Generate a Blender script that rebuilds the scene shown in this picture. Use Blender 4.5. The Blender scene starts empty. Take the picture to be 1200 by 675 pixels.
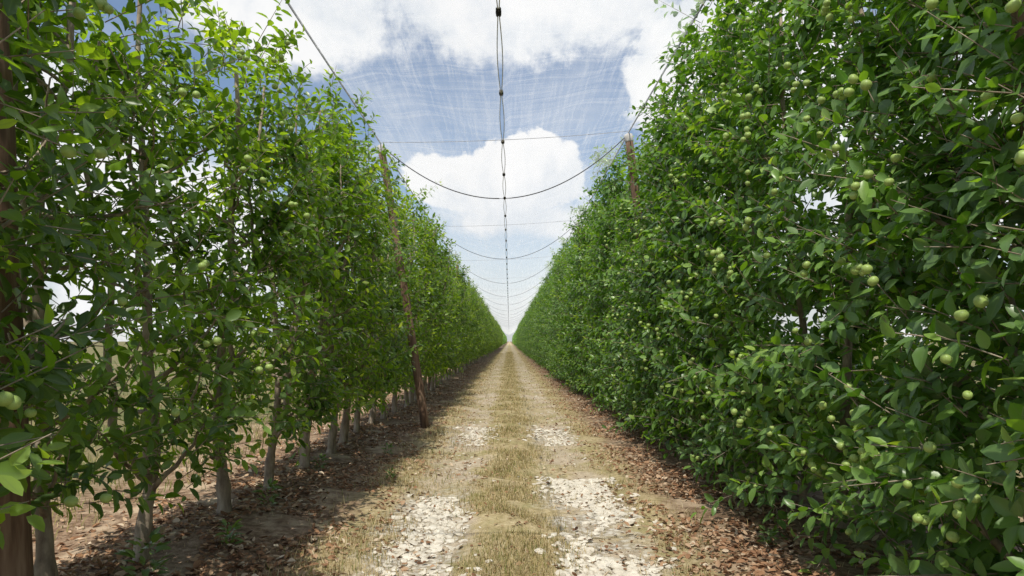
import bpy, math, random
import numpy as np
from mathutils import Matrix, Vector, Euler
rng = np.random.default_rng(7)
random.seed(7)
scene = bpy.context.scene
COL = scene.collection
EYE = 1.4

# ------------------------------------------------------------------ helpers
def mesh_from(name, verts, facegroups, attrs=None, smooth=True):
    me = bpy.data.meshes.new(name)
    verts = np.asarray(verts, dtype=np.float32)
    me.vertices.add(len(verts))
    me.vertices.foreach_set("co", verts.ravel())
    loops = []; starts = []; off = 0
    for f in facegroups:
        f = np.asarray(f, dtype=np.int32)
        if len(f) == 0: continue
        k = f.shape[1]
        loops.append(f.ravel())
        starts.append(off + np.arange(len(f)) * k)
        off += f.size
    loops = np.concatenate(loops); starts = np.concatenate(starts)
    me.loops.add(len(loops)); me.loops.foreach_set("vertex_index", loops.astype(np.int32))
    me.polygons.add(len(starts)); me.polygons.foreach_set("loop_start", starts.astype(np.int32))
    me.update(calc_edges=True)
    me.polygons.foreach_set("use_smooth", np.full(len(starts), smooth, dtype=bool))
    for k, v in (attrs or {}).items():
        a = me.attributes.new(k, 'FLOAT', 'POINT')
        a.data.foreach_set("value", np.asarray(v, dtype=np.float32))
    me.update()
    return me

def add_obj(name, me, parent=None, mat=None, loc=None):
    o = bpy.data.objects.new(name, me)
    COL.objects.link(o)
    if mat is not None and me is not None and len(me.materials) == 0:
        me.materials.append(mat)
    if parent is not None: o.parent = parent
    if loc is not None: o.location = loc
    return o

def norm(v):
    return v / np.maximum(np.linalg.norm(v, axis=-1, keepdims=True), 1e-9)

class Builder:
    def __init__(s): s.v=[]; s.t=[]; s.q=[]; s.n=0; s.a={}
    def add(s, v, tris=None, quads=None, **at):
        s.v.append(v)
        if tris is not None and len(tris): s.t.append(np.asarray(tris)+s.n)
        if quads is not None and len(quads): s.q.append(np.asarray(quads)+s.n)
        for k, x in at.items(): s.a.setdefault(k, []).append(x)
        s.n += len(v)
    def mesh(s, name, smooth=True):
        g=[]
        if s.t: g.append(np.concatenate(s.t))
        if s.q: g.append(np.concatenate(s.q))
        return mesh_from(name, np.concatenate(s.v), g, {k: np.concatenate(x) for k,x in s.a.items()}, smooth)

def tube(b, pts, rad, sides=8, cap=True, wob=0.0):
    pts = np.asarray(pts, float); n = len(pts)
    rad = np.broadcast_to(np.asarray(rad, float), (n,))
    tan = norm(np.gradient(pts, axis=0))
    ref = np.array([1.0,0,0]) if abs(tan[0][0]) < .8 else np.array([0,1.0,0])
    u = norm(np.cross(tan, ref)); w = np.cross(tan, u)
    ang = np.linspace(0, 2*math.pi, sides, endpoint=False)
    ring = (np.cos(ang)[None,:,None]*u[:,None,:] + np.sin(ang)[None,:,None]*w[:,None,:])
    r = rad[:,None,None]*(1+wob*rng.normal(size=(n,sides,1)))
    v = (pts[:,None,:] + ring*r).reshape(-1,3)
    i = np.arange(n-1)[:,None]*sides; j = np.arange(sides)[None,:]; j2=(j+1)%sides
    q = np.stack([i+j, i+j2, i+sides+j2, i+sides+j], -1).reshape(-1,4)
    tr = []
    if cap:
        v = np.vstack([v, pts[0], pts[-1]])
        for k in range(sides):
            k2=(k+1)%sides
            tr.append([n*sides, k2, k]); tr.append([n*sides+1, (n-1)*sides+k, (n-1)*sides+k2])
    b.add(v, tr, q)

# leaf template
LT = np.array([0, .2,.2,.2, .5,.5,.5, .8,.8,.8, 1.0])
LS = np.array([0, -.78,0,.78, -1,0,1, -.62,0,.62, 0])
LM = np.array([.8, 0,1,0, 0,1,0, 0,1,0, .8])
LTRI = np.array([(0,2,1),(0,3,2),(7,8,10),(8,9,10)])
LQ = np.array([(1,2,5,4),(2,3,6,5),(4,5,8,7),(5,6,9,8)])
def leaves(b, P, D, N, L, W, fold, curl, tint):
    n=len(P); D=norm(D); N=norm(N-(N*D).sum(1,keepdims=True)*D); S=np.cross(N,D)
    t=LT[None,:,None]; s=LS[None,:,None]
    L=L[:,None,None]; W=W[:,None,None]*.5; fo=fold[:,None,None]; cu=curl[:,None,None]
    v = P[:,None,:] + D[:,None,:]*t*L*(1-.15*np.abs(cu)*t) + S[:,None,:]*s*W + N[:,None,:]*(fo*np.abs(s)*W - cu*t*t*L)
    wav = rng.normal(size=(n,11,1))*0.07*W*np.abs(s)
    v = v + N[:,None,:]*wav
    base=(np.arange(n)*11)[:,None,None]
    b.add(v.reshape(-1,3), (LTRI[None]+base).reshape(-1,3), (LQ[None]+base).reshape(-1,4),
          tint=np.repeat(tint,11), vein=np.tile(LM,n))

# ------------------------------------------------------------------ materials
def newmat(name):
    m = bpy.data.materials.new(name); m.use_nodes=True
    nt=m.node_tree; nt.nodes.clear()
    out=nt.nodes.new('ShaderNodeOutputMaterial')
    return m, nt, out
class NT:
    def __init__(s, nt): s.nt=nt
    def n(s, t, **k):
        x=s.nt.nodes.new(t)
        for a,b in k.items(): setattr(x,a,b)
        return x
    def l(s,a,b): s.nt.links.new(a,b)
    def setin(s, sock, v):
        if isinstance(v, bpy.types.NodeSocket): s.l(v,sock)
        else: sock.default_value=v
    def math(s, op, a, b=0.0, c=None, clamp=False):
        x=s.n('ShaderNodeMath', operation=op, use_clamp=clamp)
        s.setin(x.inputs[0],a); s.setin(x.inputs[1],b)
        if c is not None: s.setin(x.inputs[2],c)
        return x.outputs[0]
    def ss(s, v, lo, hi, a=0.0, b=1.0):
        x=s.n('ShaderNodeMapRange', interpolation_type='SMOOTHSTEP')
        s.setin(x.inputs[0],v); s.setin(x.inputs[1],lo); s.setin(x.inputs[2],hi)
        s.setin(x.inputs[3],a); s.setin(x.inputs[4],b); return x.outputs[0]
    def mix(s, f, a, b, mode='MIX'):
        x=s.n('ShaderNodeMix', data_type='RGBA', blend_type=mode)
        s.setin(x.inputs[0],f); s.setin(x.inputs[6],a); s.setin(x.inputs[7],b); return x.outputs[2]
    def noise(s, vec, scale, detail=4, rough=.55, dist=0.0, out=0):
        x=s.n('ShaderNodeTexNoise'); 
        if vec is not None: s.l(vec,x.inputs['Vector'])
        x.inputs['Scale'].default_value=scale; x.inputs['Detail'].default_value=detail
        x.inputs['Roughness'].default_value=rough; x.inputs['Distortion'].default_value=dist
        return x.outputs[out]
    def ramp(s, f, stops):
        x=s.n('ShaderNodeValToRGB'); e=x.color_ramp.elements
        while len(e)<len(stops): e.new(.5)
        for i,(p,c) in enumerate(stops):
            e[i].position=p; e[i].color=(*c,1)
        s.l(f,x.inputs[0]); return x.outputs[0]
    def vmul(s, v, t):
        x=s.n('ShaderNodeVectorMath', operation='MULTIPLY'); s.l(v,x.inputs[0]); x.inputs[1].default_value=t; return x.outputs[0]
    def bump(s, h, strength=.3, dist=.02):
        x=s.n('ShaderNodeBump'); x.inputs['Strength'].default_value=strength; x.inputs['Distance'].default_value=dist
        s.l(h,x.inputs['Height']); return x.outputs[0]

def leaf_material(name, ramp, trans=.36, tcol=(1.7,1.55,.6), rough=.34, veinc=(.20,.32,.08), spec=.6):
    m,nt,out=newmat(name); g=NT(nt)
    at=g.n('ShaderNodeAttribute', attribute_name='tint').outputs['Fac']
    ve=g.n('ShaderNodeAttribute', attribute_name='vein').outputs['Fac']
    oi=g.n('ShaderNodeObjectInfo').outputs['Random']
    geo=g.n('ShaderNodeNewGeometry')
    nz=g.noise(geo.outputs['Position'],1.3,1)
    f=g.math('ADD', at, g.math('MULTIPLY', g.math('SUBTRACT',oi,.5), .18))
    f=g.math('ADD', f, g.math('MULTIPLY', g.math('SUBTRACT',nz,.5), .75), clamp=True)
    col=g.ramp(f, ramp)
    v=g.math('MULTIPLY', g.math('POWER', ve, 9.0), .45)
    col=g.mix(v, col, (*veinc,1))
    under=g.mix(.45, col, (.20,.29,.12,1))
    col2=g.mix(geo.outputs['Backfacing'], col, under)
    p=g.n('ShaderNodeBsdfPrincipled'); g.l(col2,p.inputs['Base Color'])
    p.inputs['Roughness'].default_value=rough; p.inputs['Specular IOR Level'].default_value=spec
    t=g.n('ShaderNodeBsdfTranslucent'); g.l(g.mix(1.0,col,(*tcol,1),'MULTIPLY'), t.inputs[0])
    mx=g.n('ShaderNodeMixShader'); mx.inputs[0].default_value=trans
    g.l(p.outputs[0],mx.inputs[1]); g.l(t.outputs[0],mx.inputs[2]); g.l(mx.outputs[0],out.inputs[0])
    return m
M_leafR = leaf_material('leaf_dense', [(0,(.036,.105,.015)),(.42,(.105,.255,.027)),(.75,(.22,.42,.042)),(1,(.37,.56,.08))], trans=.40, tcol=(1.65,1.5,.5))
M_leafL = leaf_material('leaf_airy', [(0,(.042,.105,.014)),(.42,(.13,.27,.024)),(.75,(.26,.435,.038)),(1,(.41,.56,.07))], trans=.54, tcol=(1.8,1.55,.45))
M_weed = leaf_material('leaf_weed', [(0,(.06,.12,.03)),(.6,(.13,.21,.045)),(1,(.2,.29,.07))])

def simple(name, stops, scale=8, vecscale=(1,1,1), rough=.8, bump=.4, bd=.01, spec=.2, detail=4, metallic=0):
    m,nt,out=newmat(name); g=NT(nt)
    co=g.n('ShaderNodeTexCoord').outputs['Object']
    v=g.vmul(co,vecscale); nz=g.noise(v,scale,detail,.65)
    p=g.n('ShaderNodeBsdfPrincipled'); g.l(g.ramp(nz,stops),p.inputs['Base Color'])
    p.inputs['Roughness'].default_value=rough; p.inputs['Specular IOR Level'].default_value=spec
    p.inputs['Metallic'].default_value=metallic
    g.l(g.bump(nz,bump,bd),p.inputs['Normal']); g.l(p.outputs[0],out.inputs[0]); return m
M_bark = simple('bark', [(.3,(.14,.105,.08)),(.5,(.29,.235,.175)),(.7,(.45,.385,.30))], 14, (1,1,.35), .85, .7, .012)
M_post = simple('weathered_post_wood', [(.3,(.06,.038,.026)),(.5,(.16,.10,.066)),(.72,(.30,.215,.15))], 16, (1,1,.08), .85, .6, .01)
M_cap = simple('grey_metal_cap', [(.3,(.35,.33,.3)),(.7,(.55,.53,.5))], 20, rough=.5, bump=.1)
M_wire = simple('steel_wire', [(.3,(.06,.06,.065)),(.7,(.13,.13,.135))], 30, rough=.5, bump=.05)
M_clip = simple('black_plastic', [(.3,(.012,.012,.014)),(.7,(.03,.03,.033))], 30, rough=.45, bump=.05)
M_cord = simple('white_net_cord', [(.3,(.6,.61,.63)),(.7,(.82,.82,.84))], 30, rough=.7, bump=.05)
M_apple = simple('green_apple_skin', [(.3,(.22,.32,.07)),(.6,(.34,.45,.13)),(.8,(.45,.43,.19))], 25, rough=.42, bump=.05, spec=.35)
M_stone = simple('white_limestone', [(.25,(.42,.37,.295)),(.5,(.63,.58,.49)),(.75,(.77,.725,.64))], 9, rough=.9, bump=.5, bd=.01)

def tint_mat(name, stops, trans=.15, rough=.8):
    m,nt,out=newmat(name); g=NT(nt)
    at=g.n('ShaderNodeAttribute', attribute_name='tint').outputs['Fac']
    col=g.ramp(at,stops)
    d=g.n('ShaderNodeBsdfDiffuse'); g.l(col,d.inputs[0])
    t=g.n('ShaderNodeBsdfTranslucent'); g.l(col,t.inputs[0])
    mx=g.n('ShaderNodeMixShader'); mx.inputs[0].default_value=trans
    g.l(d.outputs[0],mx.inputs[1]); g.l(t.outputs[0],mx.inputs[2]); g.l(mx.outputs[0],out.inputs[0]); return m
M_grass = tint_mat('dry_grass_blades', [(0,(.12,.16,.04)),(.22,(.26,.25,.085)),(.45,(.42,.33,.165)),(.8,(.57,.46,.26)),(1,(.70,.61,.41))], .3)
M_litter = tint_mat('dead_leaves', [(0,(.07,.042,.03)),(.3,(.22,.12,.07)),(.55,(.37,.21,.12)),(.8,(.50,.36,.24)),(1,(.66,.55,.41))], .15)

# ------------------------------------------------------------------ ground
def gz(x, y):
    ax=np.abs(x)
    z = .035*np.exp(-(x/.28)**2) - .02*np.exp(-((ax-.62)/.25)**2) + .07*np.exp(-((ax-2.25)/.6)**2)
    z = z + .012*np.sin(x*5.1+y*2.3)*np.cos(y*1.7-x*2.2) + .008*np.sin(y*6.3+x*7.7)
    return z*np.clip((60-np.abs(y))/40,0,1)*np.clip((7-ax)/3,0,1)
xs=np.concatenate([-np.geomspace(2500,5,14),np.arange(-4.6,4.61,.08),np.geomspace(5,2500,14)])
ys=np.concatenate([-np.geomspace(800,3,9),np.arange(-2,26,.1),np.arange(26,70,.5),np.geomspace(72,3500,16)])
X,Y=np.meshgrid(xs,ys); nx,ny=len(xs),len(ys)
V=np.stack([X,Y,gz(X,Y)],-1).reshape(-1,3)
i=np.arange(ny-1)[:,None]*nx+np.arange(nx-1)[None,:]
Q=np.stack([i,i+1,i+nx+1,i+nx],-1).reshape(-1,4)
m,nt,out=newmat('orchard_floor'); g=NT(nt)
pos=g.n('ShaderNodeNewGeometry').outputs['Position']
sx=g.n('ShaderNodeSeparateXYZ'); g.l(pos,sx.inputs[0]); x_,y_=sx.outputs[0],sx.outputs[1]
n1=g.noise(pos,2.2,4,.65); n2=g.noise(pos,.5,2); n3=g.noise(pos,14,5,.7); n4=g.noise(pos,60,2,.7)
n5=g.noise(pos,1.1,3,.6)
xp=g.math('ABSOLUTE', g.math('ADD', x_, g.math('MULTIPLY', g.math('SUBTRACT',n1,.5), .85)))
litter=g.ramp(n3,[(.3,(.09,.058,.038)),(.48,(.20,.13,.082)),(.6,(.31,.215,.145)),(.75,(.45,.35,.25))])
litter=g.mix(g.ss(n1,.48,.66), litter, (.42,.32,.22,1))
straw=g.ramp(n3,[(.3,(.25,.20,.10)),(.5,(.41,.33,.185)),(.7,(.56,.47,.30))])
straw=g.mix(g.math('MULTIPLY',g.ss(n1,.45,.7),.5), straw, (.24,.24,.085,1))
earth=g.ramp(n3,[(.3,(.35,.28,.195)),(.5,(.48,.395,.29)),(.7,(.60,.515,.40))])
earth=g.mix(g.ss(n5,.42,.6), earth, straw)
vor=g.n('ShaderNodeTexVoronoi'); g.l(pos,vor.inputs['Vector']); vor.inputs['Scale'].default_value=22
gcol=g.mix(g.ss(vor.outputs['Distance'],.2,.75), (.60,.56,.49,1), (.34,.285,.21,1))
near=g.ss(y_,7.4,5.6); patch=g.math('MULTIPLY',g.ss(y_,8.9,9.7),g.ss(y_,11.8,10.8))
gp=g.math('MAXIMUM', g.math('MAXIMUM', near, patch), .18)
gm=g.math('MULTIPLY', gp, g.ss(n1,.38,.52))
tr=g.mix(gm, earth, gcol)
c=g.mix(g.ss(xp,.24,.42), straw, tr)
c=g.mix(g.ss(xp,.80,1.1), c, straw)
c=g.mix(g.ss(xp,1.10,1.5), c, litter)
field=g.mix(g.ss(n2,.4,.6),(.24,.19,.105,1),(.14,.15,.06,1))
field=g.mix(g.math('MULTIPLY',g.ss(n3,.4,.6),.45),field,(.08,.09,.035,1))
c=g.mix(g.ss(g.math('ABSOLUTE',x_),3.4,5.2), c, field)
p=g.n('ShaderNodeBsdfPrincipled'); g.l(c,p.inputs['Base Color']); p.inputs['Roughness'].default_value=.95; p.inputs['Specular IOR Level'].default_value=.1
hh=g.math('ADD', n3, g.math('MULTIPLY',n4,.4)); g.l(g.bump(hh,.8,.03),p.inputs['Normal']); g.l(p.outputs[0],out.inputs[0])
go=add_obj('ground', mesh_from('ground',V,[Q]), mat=m); go['kind']='structure'

# stones in the wheel tracks
def ico():
    import bmesh
    bm=bmesh.new(); bmesh.ops.create_icosphere(bm,subdivisions=2,radius=1)
    v=np.array([a.co[:] for a in bm.verts]); f=np.array([[w.index for w in a.verts] for a in bm.faces]); bm.free(); return v,f
iv,if_=ico()
bases=[]
for k in range(14):
    v=iv.copy()
    for _ in range(9):
        d=norm(rng.normal(size=3)); h=rng.uniform(.5,.85); dd=v@d; v=v-np.maximum(dd-h,0)[:,None]*d
    bases.append(v)
b=Builder()
def patchy(x,y): return math.sin(x*4.1+y*2.9)+math.sin(y*4.7-x*6.3)+math.sin(y*1.9+x*2.2)+rng.normal(0,.5)
def stone_zone(n, xc, xw, y0, y1, s0, s1, thr=-.5):
    xx=rng.normal(xc,xw,n); yy=rng.uniform(y0,y1,n)
    for a,c_ in zip(xx,yy):
        if patchy(a,c_)<thr: continue
        s=rng.uniform(s0,s1)*(1 if rng.random()<.8 else 1.5); v=bases[rng.integers(14)]*np.array([s,s*rng.uniform(.55,.9),s*rng.uniform(.25,.45)])
        th=rng.uniform(0,6.28); R=np.array([[math.cos(th),-math.sin(th),0],[math.sin(th),math.cos(th),0],[0,0,1]])
        v=v@R.T; tl=rng.normal(0,.2); v[:,2]+=v[:,0]*tl
        b.add(v+np.array([a,c_,float(gz(np.array(a),np.array(c_)))+s*.12]), if_)
stone_zone(2300,.68,.17,3.3,7.0,.012,.042)
stone_zone(1500,-.56,.14,3.3,6.2,.012,.036,-.3)
stone_zone(380,.64,.16,9.2,11.4,.015,.04,-1)
stone_zone(340,-.46,.14,9.2,11.2,.015,.04,-1)
stone_zone(250,.68,.2,7.5,22,.012,.03,.3)
stone_zone(220,-.58,.2,6.3,22,.012,.03,.3)
so=add_obj('gravel', b.mesh('gravel',False), mat=M_stone); so['kind']='stuff'

# dry grass
def ysamp(n,y0,y1):
    return y0*(y1/y0)**rng.random(n)
def clump_mask(x,y,f=3.1,thr=0):
    return (np.sin(x*f*2.3+np.sin(y*1.9)*2)+np.sin(y*f+np.cos(x*3.3)*2)+np.sin(y*f*2.7+x*5))>thr
def blades(b,x,y,hmin,hmax,wid,flat,green):
    n=len(x); z=gz(x,y)
    az=rng.uniform(0,6.283,n); d=np.stack([np.cos(az),np.sin(az),np.zeros(n)],-1)
    s=np.stack([-d[:,1],d[:,0],np.zeros(n)],-1)
    L=rng.uniform(hmin,hmax,n)*rng.uniform(.5,1,n); lean=rng.uniform(.2,1,n)*flat
    w=(wid*(1+y/14))[:,None]; P=np.stack([x,y,z-.005],-1); up=np.array([0,0,1.0])
    up1=np.sqrt(np.maximum(1-lean**2,.05))
    m1=P+d*(L*lean*.35)[:,None]+up*(L*up1*.6)[:,None]
    tp=P+d*(L*lean)[:,None]+up*(L*up1*.85)[:,None]
    v=np.stack([P-s*w*.5,P+s*w*.5,m1+s*w*.4,m1-s*w*.4,tp],1).reshape(-1,3)
    k=(np.arange(n)*5)[:,None]
    t=np.clip(np.where(rng.random(n)<green, rng.uniform(0,.3,n), rng.normal(.66,.18,n)),0,1)
    b.add(v, k+np.array([[3,2,4]]), k+np.array([[0,1,2,3]]), tint=np.repeat(t,5))
b=Builder()
n=50000; y=ysamp(n,2.8,90); x=rng.normal(0,.20,n)+.10*np.sin(y*1.7)+.06*np.sin(y*4.3)
k=clump_mask(x,y,3.1,-.7); blades(b,x[k],y[k],.03,.12,.0032,.97,.24)
n=14000; y=ysamp(n,6.5,80); x=rng.uniform(-1.1,1.1,n); k=clump_mask(x,y,2.7,.2); blades(b,x[k],y[k],.02,.07,.0034,.95,.14)
n=26000; y=ysamp(n,2.8,80); x=-rng.normal(1.06,.24,n); k=clump_mask(x,y,2.2,-.3); blades(b,x[k],y[k],.03,.12,.0034,.95,.16)
n=15000; y=ysamp(n,2.8,80); x=rng.normal(1.12,.16,n); k=clump_mask(x,y,2.6,.1); blades(b,x[k],y[k],.03,.10,.0034,.95,.14)
n=7000; y=ysamp(n,2.8,60); x=rng.uniform(-3.0,3.0,n); blades(b,x,y,.02,.09,.003,1.0,.08)
n=22000; y=ysamp(n,2.8,45); x=rng.uniform(-10,-3.1,n); k=clump_mask(x,y,2.2,-.8); blades(b,x[k],y[k],.06,.26,.006,.8,.65)
o=add_obj('grass', b.mesh('grass'), mat=M_grass); o['kind']='stuff'

# leaf litter
b=Builder()
def litter_zone(n, fx, y0, y1, s0=.025, s1=.068, thr=-1.2):
    y=ysamp(n,y0,y1); x=fx(n); k=clump_mask(x,y,1.9,thr); x=x[k]; y=y[k]; n=len(x)
    z=gz(x,y)+rng.uniform(.002,.02,n)
    P=np.stack([x,y,z],-1); az=rng.uniform(0,6.28,n)
    D=np.stack([np.cos(az),np.sin(az),rng.normal(0,.25,n)],-1)
    N=np.stack([rng.normal(0,.4,n),rng.normal(0,.4,n),np.ones(n)],-1)
    L=rng.uniform(s0,s1,n); leaves(b,P,D,N,L,L*rng.uniform(.35,.65,n),rng.uniform(-.2,.9,n),rng.uniform(-.35,.4,n),np.clip(rng.normal(.55,.24,n),0,1))
litter_zone(20000, lambda n:-np.abs(rng.normal(2.0,.6,n)), 2.6, 45)
litter_zone(16000, lambda n: np.abs(rng.normal(1.65,.38,n)), 2.6, 50)
litter_zone(2600, lambda n: rng.uniform(-1.3,1.3,n), 2.8, 25, .02,.05)
o=add_obj('fallen_leaves', b.mesh('fallen_leaves'), mat=M_litter); o['kind']='stuff'

# ------------------------------------------------------------------ apple trees
def env_w(z, H, hw, zmin, taper=.5, low=.8):
    t=np.clip((z-zmin)/(H-zmin),0,1)
    return hw*(low+(1-low)*np.clip(t*4,0,1))*(1-taper*np.clip((t-.42)/.58,0,1)**1.35)

def make_tree(seed, H, hw, hy, zmin, nshoot, lmat, dense, limb_n, taper, trunk_r=.043, lsize=(.07,.115)):
    global rng
    rng=np.random.default_rng(seed)
    low=.8 if dense else .62
    E=lambda z: env_w(z,H,hw,zmin,taper,low)
    wood=Builder()
    nz=15; zz=np.linspace(-.06,H*.93,nz)
    wx=np.cumsum(rng.normal(0,.045,nz)); wy=np.cumsum(rng.normal(0,.07,nz))
    wx=(wx-wx[0])*np.linspace(.5,1,nz); wy=(wy-wy[0])*np.linspace(.5,1,nz)
    wx=np.clip(wx,-.2,.2); wy=np.clip(wy,-.3,.3)
    zi=np.linspace(-.06,H*.93,40)
    def sm(a): 
        r=np.interp(zi,zz,a); return np.convolve(np.pad(r,2,mode='edge'),np.ones(5)/5,'valid')
    path=np.stack([sm(wx),sm(wy),zi],-1)
    trunk_r=trunk_r*rng.uniform(.8,1.15)
    rad=trunk_r*(1-.72*(zi/H).clip(0,1)**.9)+.035*np.exp(-(zi+.06)/.09)+.012*np.exp(-((zi-.22)/.06)**2)
    tube(wood,path,rad,10,wob=.05)
    limbs=[]
    for k in range(limb_n):
        z0=zmin*.8+(H*.82-zmin*.8)*((k+rng.random())/limb_n); j=int(np.clip((z0+.06)/(H*.93+.06)*39,0,38))
        az=rng.uniform(0,6.283); up=rng.uniform(.0,.9)
        ln=rng.uniform(.45,.95)*(1-.4*z0/H)
        d=norm(np.array([math.cos(az)*.9,math.sin(az)*1.0,up]))
        t=np.linspace(0,1,9)[:,None]
        pts=path[j]+d*ln*t+np.array([0,0,1.0])*ln*.2*t**2+np.cumsum(rng.normal(0,.014,(9,3)),0)
        w=E(pts[:,2])*.95
        pts[:,0]=np.clip(pts[:,0],-w,w)
        pts[0]=path[j]
        tube(wood,pts,np.linspace(rad[j]*.55,.004,9),6,cap=True)
        limbs.append(pts)
    if not dense:
        for k in range(2):
            j=rng.integers(5,14); n=16; t=np.linspace(0,1,n)
            top=H*rng.uniform(.7,.9); sx_=rng.uniform(.15,.36)*(1 if rng.random()<.7 else -1); sy_=rng.uniform(-.45,.45)
            pts=np.stack([path[j,0]+sx_*t**.6, path[j,1]+sy_*t**.6, path[j,2]+(top-path[j,2])*t],-1)
            pts[1:,:2]+=np.cumsum(rng.normal(0,.03,(n-1,2)),0)
            tube(wood,pts,np.linspace(.03,.007,n),8); limbs.append(pts[5:])
    nl=int(nshoot*(.5 if dense else .68)); nu=nshoot-nl
    o1=[]
    for _ in range(nl):
        L=limbs[rng.integers(len(limbs))]; t=rng.uniform(.2,1)*(len(L)-1); a=int(t); a=min(a,len(L)-2)
        o1.append(L[a]*(1-(t-a))+L[a+1]*(t-a))
    o1=np.array(o1)+rng.normal(0,.09 if dense else .07,(nl,3))
    zt=zmin+(H-zmin)*rng.random(nu)**1.15
    w=E(zt)
    r=rng.random(nu)**(.55 if dense else .4); sg=np.where(rng.random(nu)<.5,-1,1)
    o2=np.stack([w*r*sg*.95, rng.uniform(-hy,hy,nu), zt],-1)
    O=np.vstack([o1,o2]); 
    O[:,2]=np.maximum(O[:,2],zmin*.9)
    w=E(O[:,2]); O[:,0]=np.clip(O[:,0],-w,w); O[:,1]=np.clip(O[:,1],-hy*1.15,hy*1.15)
    n=len(O)
    outw=np.stack([np.sign(O[:,0])*(.35+np.abs(O[:,0])/hw), O[:,1]*.5, np.full(n,.35)+.5*(O[:,2]/H)],-1)
    D=norm(norm(outw)+rng.normal(0,.45,(n,3)))
    SL=rng.uniform(.10,.30,n)*np.where(rng.random(n)<.18,1.9,1)
    topn=20 if dense else 11
    O=np.vstack([O, np.stack([rng.normal(0,hw*.22,topn),rng.uniform(-hy,hy,topn),rng.uniform(H*.86,H*.96,topn)],-1)])
    D=np.vstack([D, norm(np.stack([rng.normal(0,.25,topn),rng.normal(0,.3,topn),np.ones(topn)],-1))])
    SL=np.concatenate([SL,rng.uniform(.2,.55,topn)]); n+=topn
    crown=Builder()
    k=np.clip((SL/.027).astype(int),6,15)
    idx=np.repeat(np.arange(n),k); first=np.cumsum(k)-k; li=np.arange(len(idx))-first[idx]
    t=(li+.5)/k[idx]
    ph=li*2.4+rng.uniform(0,6.28,n)[idx]
    d=D[idx]; ref=np.tile(np.array([[0.3,.2,1.0]]),(len(idx),1)); u=norm(np.cross(d,ref)); v=np.cross(d,u)
    rd=np.cos(ph)[:,None]*u+np.sin(ph)[:,None]*v
    P=O[idx]+d*(SL[idx]*t)[:,None]; P[:,2]+= -.12*SL[idx]*t**2
    P=P+rd*rng.uniform(.004,.025,len(idx))[:,None]
    LD=norm(d*(.35+.5*t)[:,None]+rd*.85+np.array([0,0,-.28])+rng.normal(0,.22,(len(idx),3)))
    NN=norm(d*.55+np.array([0,0,.75])+np.stack([np.sign(P[:,0])*.45,np.zeros(len(P)),np.zeros(len(P))],-1)+rng.normal(0,.38,(len(idx),3)))
    LL=rng.uniform(lsize[0],lsize[1],len(idx))*(1-.35*t**3)
    tint=np.clip(.34+rng.normal(0,.15,n)[idx]+rng.normal(0,.11,len(idx))+.42*t**2.5*(rng.random(n)<.6)[idx],0,1)
    leaves(crown,P,LD,NN,LL,LL*rng.uniform(.42,.60,len(idx)),rng.uniform(.05,.65,len(idx)),rng.uniform(-.05,.42,len(idx)),tint)
    for q in range(0,n,1):
        e=O[q]+D[q]*SL[q]; tube(wood,np.array([O[q],(O[q]+e)/2,e]),[.0035,.003,.0018],3,cap=False)
    wm=wood.mesh('trunk'); wm.materials.append(M_bark)
    cm=crown.mesh('crown'); cm.materials.append(lmat)
    return wm,cm
R_VAR=[make_tree(100+i, 4.5+.16*math.sin(i*2.1), .70, .70, .10, 790, M_leafR, True, 22, .42, lsize=(.072,.13)) for i in range(6)]
L_VAR=[make_tree(200+i, 4.0+.26*math.sin(i*1.7), .63, .58, .54, 385, M_leafL, False, 20, .66, .040, lsize=(.07,.122)) for i in range(7)]
rng=np.random.default_rng(99)

def apple_mesh():
    b=Builder(); ns,nr=14,10; pts=[]
    for a in range(nr+1):
        th=math.pi*a/nr
        r=math.sin(th)*(1+.06*math.cos(th)); z=math.cos(th)*.92-.22*math.exp(-(math.sin(th)/.28)**2)*(1 if math.cos(th)>0 else -.6)
        for s in range(ns):
            q=6.2832*s/ns; pts.append((r*math.cos(q),r*math.sin(q),z))
    i=np.arange(nr)[:,None]*ns; j=np.arange(ns)[None]; j2=(j+1)%ns
    q=np.stack([i+j,i+ns+j,i+ns+j2,i+j2],-1).reshape(-1,4)
    b.add(np.array(pts),None,q)
    tube(b,np.array([[0,0,.6],[.05,0,1.0],[.12,0,1.35]]),[.05,.045,.06],5)
    return b.mesh('apple')
AP=apple_mesh(); AP.materials.append(M_apple)

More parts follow.
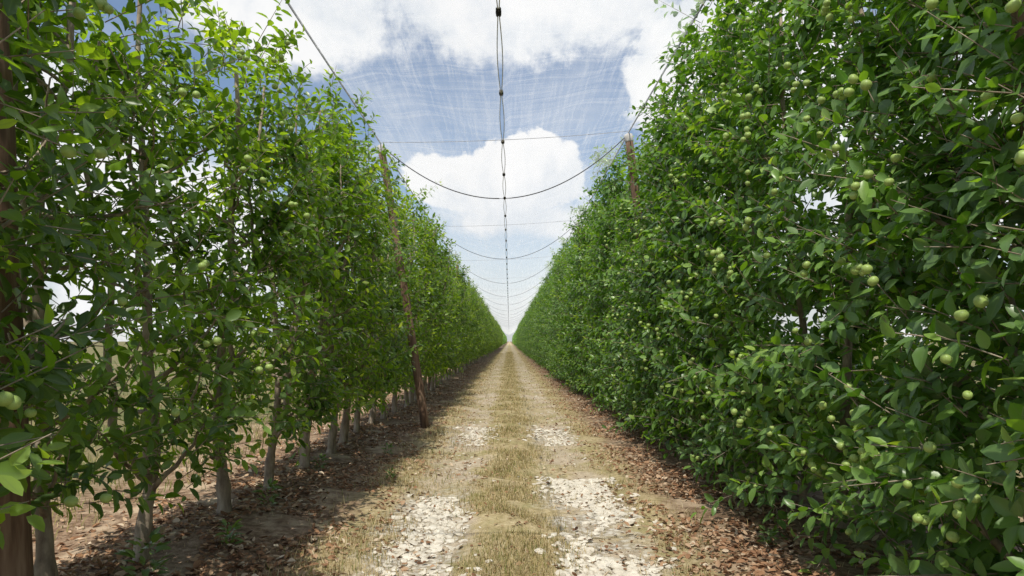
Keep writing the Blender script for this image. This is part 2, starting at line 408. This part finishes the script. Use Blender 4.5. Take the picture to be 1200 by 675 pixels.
SP=.95
def plant(side, k, y):
    vs=(R_VAR if side>0 else L_VAR); var=vs[(k*5+ (k//6)) % len(vs)]
    x=2.40 if side>0 else -2.17
    root=bpy.data.objects.new('apple_tree',None); COL.objects.link(root); root.empty_display_size=.2
    gx=float(gz(np.array(x),np.array(y)))
    x+=rng.normal(0,.045)
    root.location=(x,y+rng.normal(0,.07),gx)
    root.rotation_euler=(rng.normal(0,.022),rng.normal(0,.02),(math.pi if rng.random()<.5 else 0)+rng.normal(0,.12))
    s=rng.uniform(.94,1.06); root.scale=(s*(1 if rng.random()<.5 else -1),s,s*rng.uniform(.93,1.05))
    root['label']=('bushy apple tree leafy down to the ground with green apples' if side>0
                   else 'slender apple tree with bare grey trunk and airy green crown')
    root['category']='apple tree'; root['group']='apple trees planted in orchard rows'
    add_obj('trunk',var[0],root); add_obj('crown',var[1],root)
    n_ap=0
    if side>0 and y<11: n_ap=50 if y<5.5 else 34
    if side<0 and y<6: n_ap=14
    if n_ap:
        M=Matrix.LocRotScale(root.location,root.rotation_euler,root.scale).inverted()
        cl=[]
        while len(cl)<n_ap:
            z=rng.uniform(.35,3.7)
            w=float(env_w(z,4.5,.70,.12,.42)) if side>0 else float(env_w(z,4.0,.64,.6,.68))
            c0=np.array([x-side*(w+rng.uniform(.0,.20)), y+rng.uniform(-.5,.5), z])
            for _ in range(rng.choice([1,1,2,2,3])): cl.append(c0+rng.normal(0,.033,3))
        for c0 in cl[:n_ap]:
            a=add_obj('apple',AP,root)
            r=rng.uniform(.017,.025)
            W=Matrix.LocRotScale(Vector(c0),Euler((rng.normal(0,.5),rng.normal(0,.5),rng.uniform(0,6))),Vector((r,r,r)))
            a.matrix_local=M@W
    return root
for k in range(149): plant(-1,k,1.38+SP*k)
for k in range(151): plant( 1,k,0.95+SP*k)

# far continuation of the rows
b=Builder()
for side,x0,hw,zm,H in ((-1,-2.17,.6,.6,4.1),(1,2.40,.70,.15,4.5)):
    n=26000; y=rng.uniform(142,420,n); z=zm+(H-zm)*rng.random(n); w=env_w(z,H,hw,zm)
    x=x0+w*rng.choice([-1,1],n)*np.sqrt(rng.random(n))
    P=np.stack([x,y,z],-1); L=rng.uniform(.2,.36,n)
    leaves(b,P,rng.normal(size=(n,3)),rng.normal(size=(n,3))+np.array([-side*.5,-.3,.6]),L,L*.6,np.full(n,.2),np.full(n,.1),np.clip(rng.normal(.45,.15,n),0,1))
o=add_obj('distant_tree_rows',b.mesh('distant_tree_rows'),mat=M_leafR); o['kind']='stuff'

# weeds
def weed_mesh(seed):
    global rng
    r0=rng; rng=np.random.default_rng(seed); b=Builder(); n=46
    az=rng.uniform(0,6.28,n); up=rng.uniform(.2,1.4,n); h=rng.uniform(0,.16,n)
    D=np.stack([np.cos(az),np.sin(az),up],-1); P=np.stack([np.cos(az)*.04,np.sin(az)*.04,h],-1)
    L=rng.uniform(.04,.09,n); leaves(b,P,D,np.tile([0,0,1.0],(n,1))+rng.normal(0,.3,(n,3)),L,L*.4,rng.uniform(0,.4,n),rng.uniform(.1,.6,n),np.clip(rng.normal(.5,.2,n),0,1))
    rng=r0; m=b.mesh('weed'); m.materials.append(M_weed); return m
WM=[weed_mesh(i) for i in range(3)]
for (x,y,s) in [(-2.05,3.85,1.3),(-1.98,5.6,1.0),(-1.85,4.5,.8),(-1.2,6.9,.6),(-2.0,7.2,.8),(1.75,4.6,.7),(-1.5,8.4,.7),(-2.4,3.2,1.2)]:
    o=add_obj('weed',WM[rng.integers(3)],loc=(x,y,float(gz(np.array(x),np.array(y))))); o.scale=(s,s,s); o.rotation_euler=(0,0,rng.uniform(0,6))
    o['label']='small green weed growing in the dry leaf litter'; o['category']='weed'; o['group']='weeds on the orchard floor'

# ------------------------------------------------------------------ posts, cables
LX,LZ=-2.05,4.53; RX,RZ=1.90,4.71; CX,CZ=-.075,3.66
def post(base,top,label,r=.075):
    base=np.array(base,float); top=np.array(top,float)
    root=bpy.data.objects.new('wooden_post',None); COL.objects.link(root); root.location=base
    b=Builder(); t=np.linspace(0,1,14)[:,None]; d=top-base
    pts=d*t+np.array([[0,0,-.15]])*(1-t)**8; pts[1:-1]+=rng.normal(0,.004,(12,3))
    tube(b,pts,np.linspace(r,r*.82,14),14,wob=.015); me=b.mesh('pole'); add_obj('pole',me,root,M_post)
    b=Builder(); dn=norm(d); e=d
    tube(b,np.array([e-dn*.10,e-dn*.09,e+dn*.015,e+dn*.03,e+dn*.035]),[r*.84,r*.9,r*.9,r*.6,r*.2],14); add_obj('cap',b.mesh('cap'),root,M_cap)
    root['label']=label; root['category']='post'; root['group']='wooden posts carrying the hail net'
post_y=[2.9+8*k for k in range(14)]
for k,y in enumerate(post_y):
    if k==0: post((-2.1,y,0),(LX-.24,y,LZ-.03),'thick dark wooden post standing among apple leaves',.085)
    elif k==1: post((-1.32,y,0),(LX,y,LZ-.03),'leaning weathered wooden post with its foot on the path edge',.07)
    else: post((-2.2,y,.05),(LX,y,LZ-.03),'weathered wooden post inside the apple tree row',.06)
    post((2.45,y,.05),(RX if k else 2.05,y,RZ-.03),'weathered wooden post inside the apple tree row',.075 if k<2 else .06)
def cable(name,pts,r,label,cat,group,mat=M_wire,sides=6):
    b=Builder(); tube(b,pts,r,sides); o=add_obj(name,b.mesh(name),mat=mat); o['label']=label; o['category']=cat; o['group']=group
yl=np.linspace(-5.1,235,241)
sag=.02*np.sin((yl-2.9)/8*math.pi)**2
for (x,z) in ((LX,LZ),(RX,RZ)):
    cable('support_cable',np.stack([np.full_like(yl,x),yl,z+.02-sag],-1),.0105,'long dark steel cable running over the post tops','cable','cables along the tree rows')
for k,y in enumerate(post_y):
    t=np.linspace(0,1,41); x=LX+(RX-LX)*t; c=4*t*(1-t)
    z=(LZ+(RZ-LZ)*t)-(.5*(LZ+RZ)-CZ-.02)*c
    cable('cross_cable',np.stack([x,np.full_like(x,y),z],-1),.0085 if k<2 else .007,'dark sagging cable slung between two posts','cable','cables slung across the alley')
    z=(LZ+.06+(RZ-LZ)*t)-.05*c
    cable('cross_wire',np.stack([x,np.full_like(x,y+.05),z],-1),.0042,'thin straight wire tied between two post tops','wire','straight wires across the alley')

# ------------------------------------------------------------------ hail net
m,nt,out=newmat('white_hail_net'); g=NT(nt)
pos=g.n('ShaderNodeNewGeometry').outputs['Position']; sx=g.n('ShaderNodeSeparateXYZ'); g.l(pos,sx.inputs[0])
ax=g.math('ABSOLUTE',sx.outputs[0])
cb=g.n('ShaderNodeCombineXYZ')
g.l(g.math('MULTIPLY',ax,.22),cb.inputs[0]); g.l(g.math('ADD',g.math('MULTIPLY',sx.outputs[1],4.6),g.math('MULTIPLY',ax,-5.6)),cb.inputs[1])
s1=g.noise(cb.outputs[0],2.6,4,.75,.25)
cb2=g.n('ShaderNodeCombineXYZ')
g.l(g.math('MULTIPLY',ax,7.0),cb2.inputs[0]); g.l(g.math('MULTIPLY',sx.outputs[1],.3),cb2.inputs[1])
s2=g.noise(cb2.outputs[0],2.2,4,.75,.5)
a=g.math('ADD', g.math('MULTIPLY',g.ss(s1,.38,.78),.24), g.math('MULTIPLY',g.ss(s2,.40,.80),.26))
a=g.math('ADD',a,.14)
a=g.math('ADD',a,g.ss(sx.outputs[1],6,50,0,.25),clamp=True)
tr=g.n('ShaderNodeBsdfTransparent'); df=g.n('ShaderNodeBsdfDiffuse'); df.inputs[0].default_value=(.84,.85,.87,1)
tl=g.n('ShaderNodeBsdfTranslucent'); tl.inputs[0].default_value=(.84,.85,.87,1)
m1=g.n('ShaderNodeMixShader'); m1.inputs[0].default_value=.62; g.l(df.outputs[0],m1.inputs[1]); g.l(tl.outputs[0],m1.inputs[2])
m2=g.n('ShaderNodeMixShader'); g.l(a,m2.inputs[0]); g.l(tr.outputs[0],m2.inputs[1]); g.l(m1.outputs[0],m2.inputs[2]); g.l(m2.outputs[0],out.inputs[0])
M_net=m
net=bpy.data.objects.new('hail_net',None); COL.objects.link(net); net.location=(0,0,0)
net['label']='sheer white hail net slung over the alley from side cables'; net['category']='hail net'
clips=[4.68+1.52*k for k in range(-5,140)]
def bow(y): return .018*np.abs(np.sin((y-4.68)/1.52*math.pi))
for side,(ex,ez) in ((-1,(LX,LZ)),(1,(RX,RZ))):
    yy=np.arange(-5,236,.19); uu=np.linspace(0,1,19); U,Yg=np.meshgrid(uu,yy)
    cx=CX+side*bow(Yg)
    Xg=cx+(ex-cx)*U; Zg=CZ+(ez-CZ)*(U**1.25)
    bay=np.sin((Yg-2.9)/8*math.pi)**2
    Zg=Zg+.10*bay*np.sin(U*math.pi)-.02*bay*(1-np.sin(U*math.pi)) + .018*np.sin(Yg*3.1+U*5)*np.sin(U*math.pi)+.012*np.sin(Yg*7.7-U*9)*np.sin(U*math.pi)
    Vn=np.stack([Xg,Yg,Zg],-1).reshape(-1,3); a_,b_=Xg.shape
    i=np.arange(a_-1)[:,None]*b_+np.arange(b_-1)[None]; Qn=np.stack([i,i+1,i+b_+1,i+b_],-1).reshape(-1,4)
    add_obj('net_panel',mesh_from('net_panel',Vn,[Qn]),net,M_net)
    b=Builder(); yc=np.arange(-5,120,.127)
    tube(b,np.stack([CX+side*(bow(yc)+.003),yc,np.full_like(yc,CZ)-.01*np.sin((yc-2.9)/8*math.pi)**2],-1),.0042,5); add_obj('edge_cord',b.mesh('edge_cord'),net,M_cord)
b=Builder()
for dx in (-.009,.009): tube(b,np.array([[dx,-.06,0],[dx,-.05,.003],[dx,.05,.003],[dx,.06,0]]),[.006,.010,.010,.006],8)
tube(b,np.array([[-.02,0,0],[-.018,0,0],[.018,0,0],[.02,0,0]]),[.008,.015,.015,.008],8); tube(b,np.array([[0,0,-.025],[0,0,.02]]),.007,6)
cm=b.mesh('clip'); cm.materials.append(M_clip)
for yv in clips[2:85]:
    add_obj('clip',cm,net,loc=(CX,yv,CZ-.004))

# ------------------------------------------------------------------ light, sky, camera
EL,AZ=math.radians(61),math.radians(193)
sd=Vector((math.sin(AZ)*math.cos(EL),math.cos(AZ)*math.cos(EL),math.sin(EL)))
sl=bpy.data.lights.new('sun','SUN'); sl.energy=5.0; sl.angle=math.radians(.5); sl.color=(1,.95,.85)
so_=bpy.data.objects.new('sun',sl); COL.objects.link(so_); so_.rotation_euler=sd.to_track_quat('Z','Y').to_euler()
w=bpy.data.worlds.new('World'); scene.world=w; w.use_nodes=True; nt=w.node_tree; nt.nodes.clear(); g=NT(nt)
out=g.n('ShaderNodeOutputWorld'); sky=g.n('ShaderNodeTexSky'); sky.sky_type='NISHITA'; sky.sun_disc=False
sky.sun_elevation=EL; sky.sun_rotation=AZ; sky.air_density=1.0; sky.dust_density=1.6; sky.ozone_density=1.2
bg=g.n('ShaderNodeBackground'); g.l(sky.outputs[0],bg.inputs[0]); bg.inputs[1].default_value=.14
co=g.n('ShaderNodeTexCoord').outputs['Generated']
nc=g.noise(co,6.5,6,.62,.15)
dn=g.math('SUBTRACT',nc,.5)
def blob(px,py,rx,ry,soft=.35,amp=3.2,flat=0):
    d=Vector(((px-597)/800,1,(400-py)/800)).normalized()
    a=g.n('ShaderNodeVectorMath',operation='SUBTRACT'); g.l(co,a.inputs[0]); a.inputs[1].default_value=d
    bq=g.n('ShaderNodeVectorMath',operation='MULTIPLY'); g.l(a.outputs[0],bq.inputs[0]); bq.inputs[1].default_value=(800/rx,1.0,800/ry)
    ln=g.n('ShaderNodeVectorMath',operation='LENGTH'); g.l(bq.outputs[0],ln.inputs[0])
    v=g.math('ADD',ln.outputs['Value'],g.math('MULTIPLY',dn,amp))
    return g.ss(v,1.0+soft*.5,1.0-soft*.5)
mask=None
for args in [(625,212,72,42,.18,3.0),(560,222,70,30,.25,3.0),(610,258,105,26,.8,2.6),(600,-22,230,78,.4,2.8),(340,-5,130,55,.5,2.8),(860,60,115,95,.2,2.6),(60,120,70,60,.5,2.8),(200,300,170,80,.7,2.8),(1000,200,200,150,.6,2.8)]:
    q=blob(*args); mask=q if mask is None else g.math('MAXIMUM',mask,q)
gen=g.math('MULTIPLY',g.ss(g.noise(co,2.2,4,.62),.52,.68),.75)
sz=g.n('ShaderNodeSeparateXYZ'); g.l(co,sz.inputs[0])
back=g.ss(sz.outputs[1],.75,.3)
mask=g.math('MAXIMUM',mask,g.math('MULTIPLY',gen,back))
wisp=g.math('MULTIPLY',g.ss(g.noise(g.vmul(co,(1,1,3.2)),3.2,4,.65,.6),.42,.75),.35)
mask=g.math('MAXIMUM',mask,wisp)
haze=g.ss(sz.outputs[2],.26,.0,0,.6); mask=g.math('MAXIMUM',mask,haze)
ccol=g.mix(g.ss(nc,.40,.62),(1.0,1.0,1.0,1),(.76,.81,.87,1))
bg2=g.n('ShaderNodeBackground'); g.l(ccol,bg2.inputs[0]); bg2.inputs[1].default_value=.97
mx=g.n('ShaderNodeMixShader'); g.l(mask,mx.inputs[0]); g.l(bg.outputs[0],mx.inputs[1]); g.l(bg2.outputs[0],mx.inputs[2]); g.l(mx.outputs[0],out.inputs[0])

cam=bpy.data.cameras.new('camera'); cam.lens=24; cam.sensor_width=36; cam.shift_x=.0025; cam.shift_y=.052; cam.clip_end=6000; cam.clip_start=.05
co_=bpy.data.objects.new('camera',cam); COL.objects.link(co_); co_.location=(0,0,EYE); co_.rotation_euler=(math.radians(90),0,0)
scene.camera=co_
scene.view_settings.view_transform='Standard'; scene.view_settings.look='None'; scene.view_settings.exposure=0
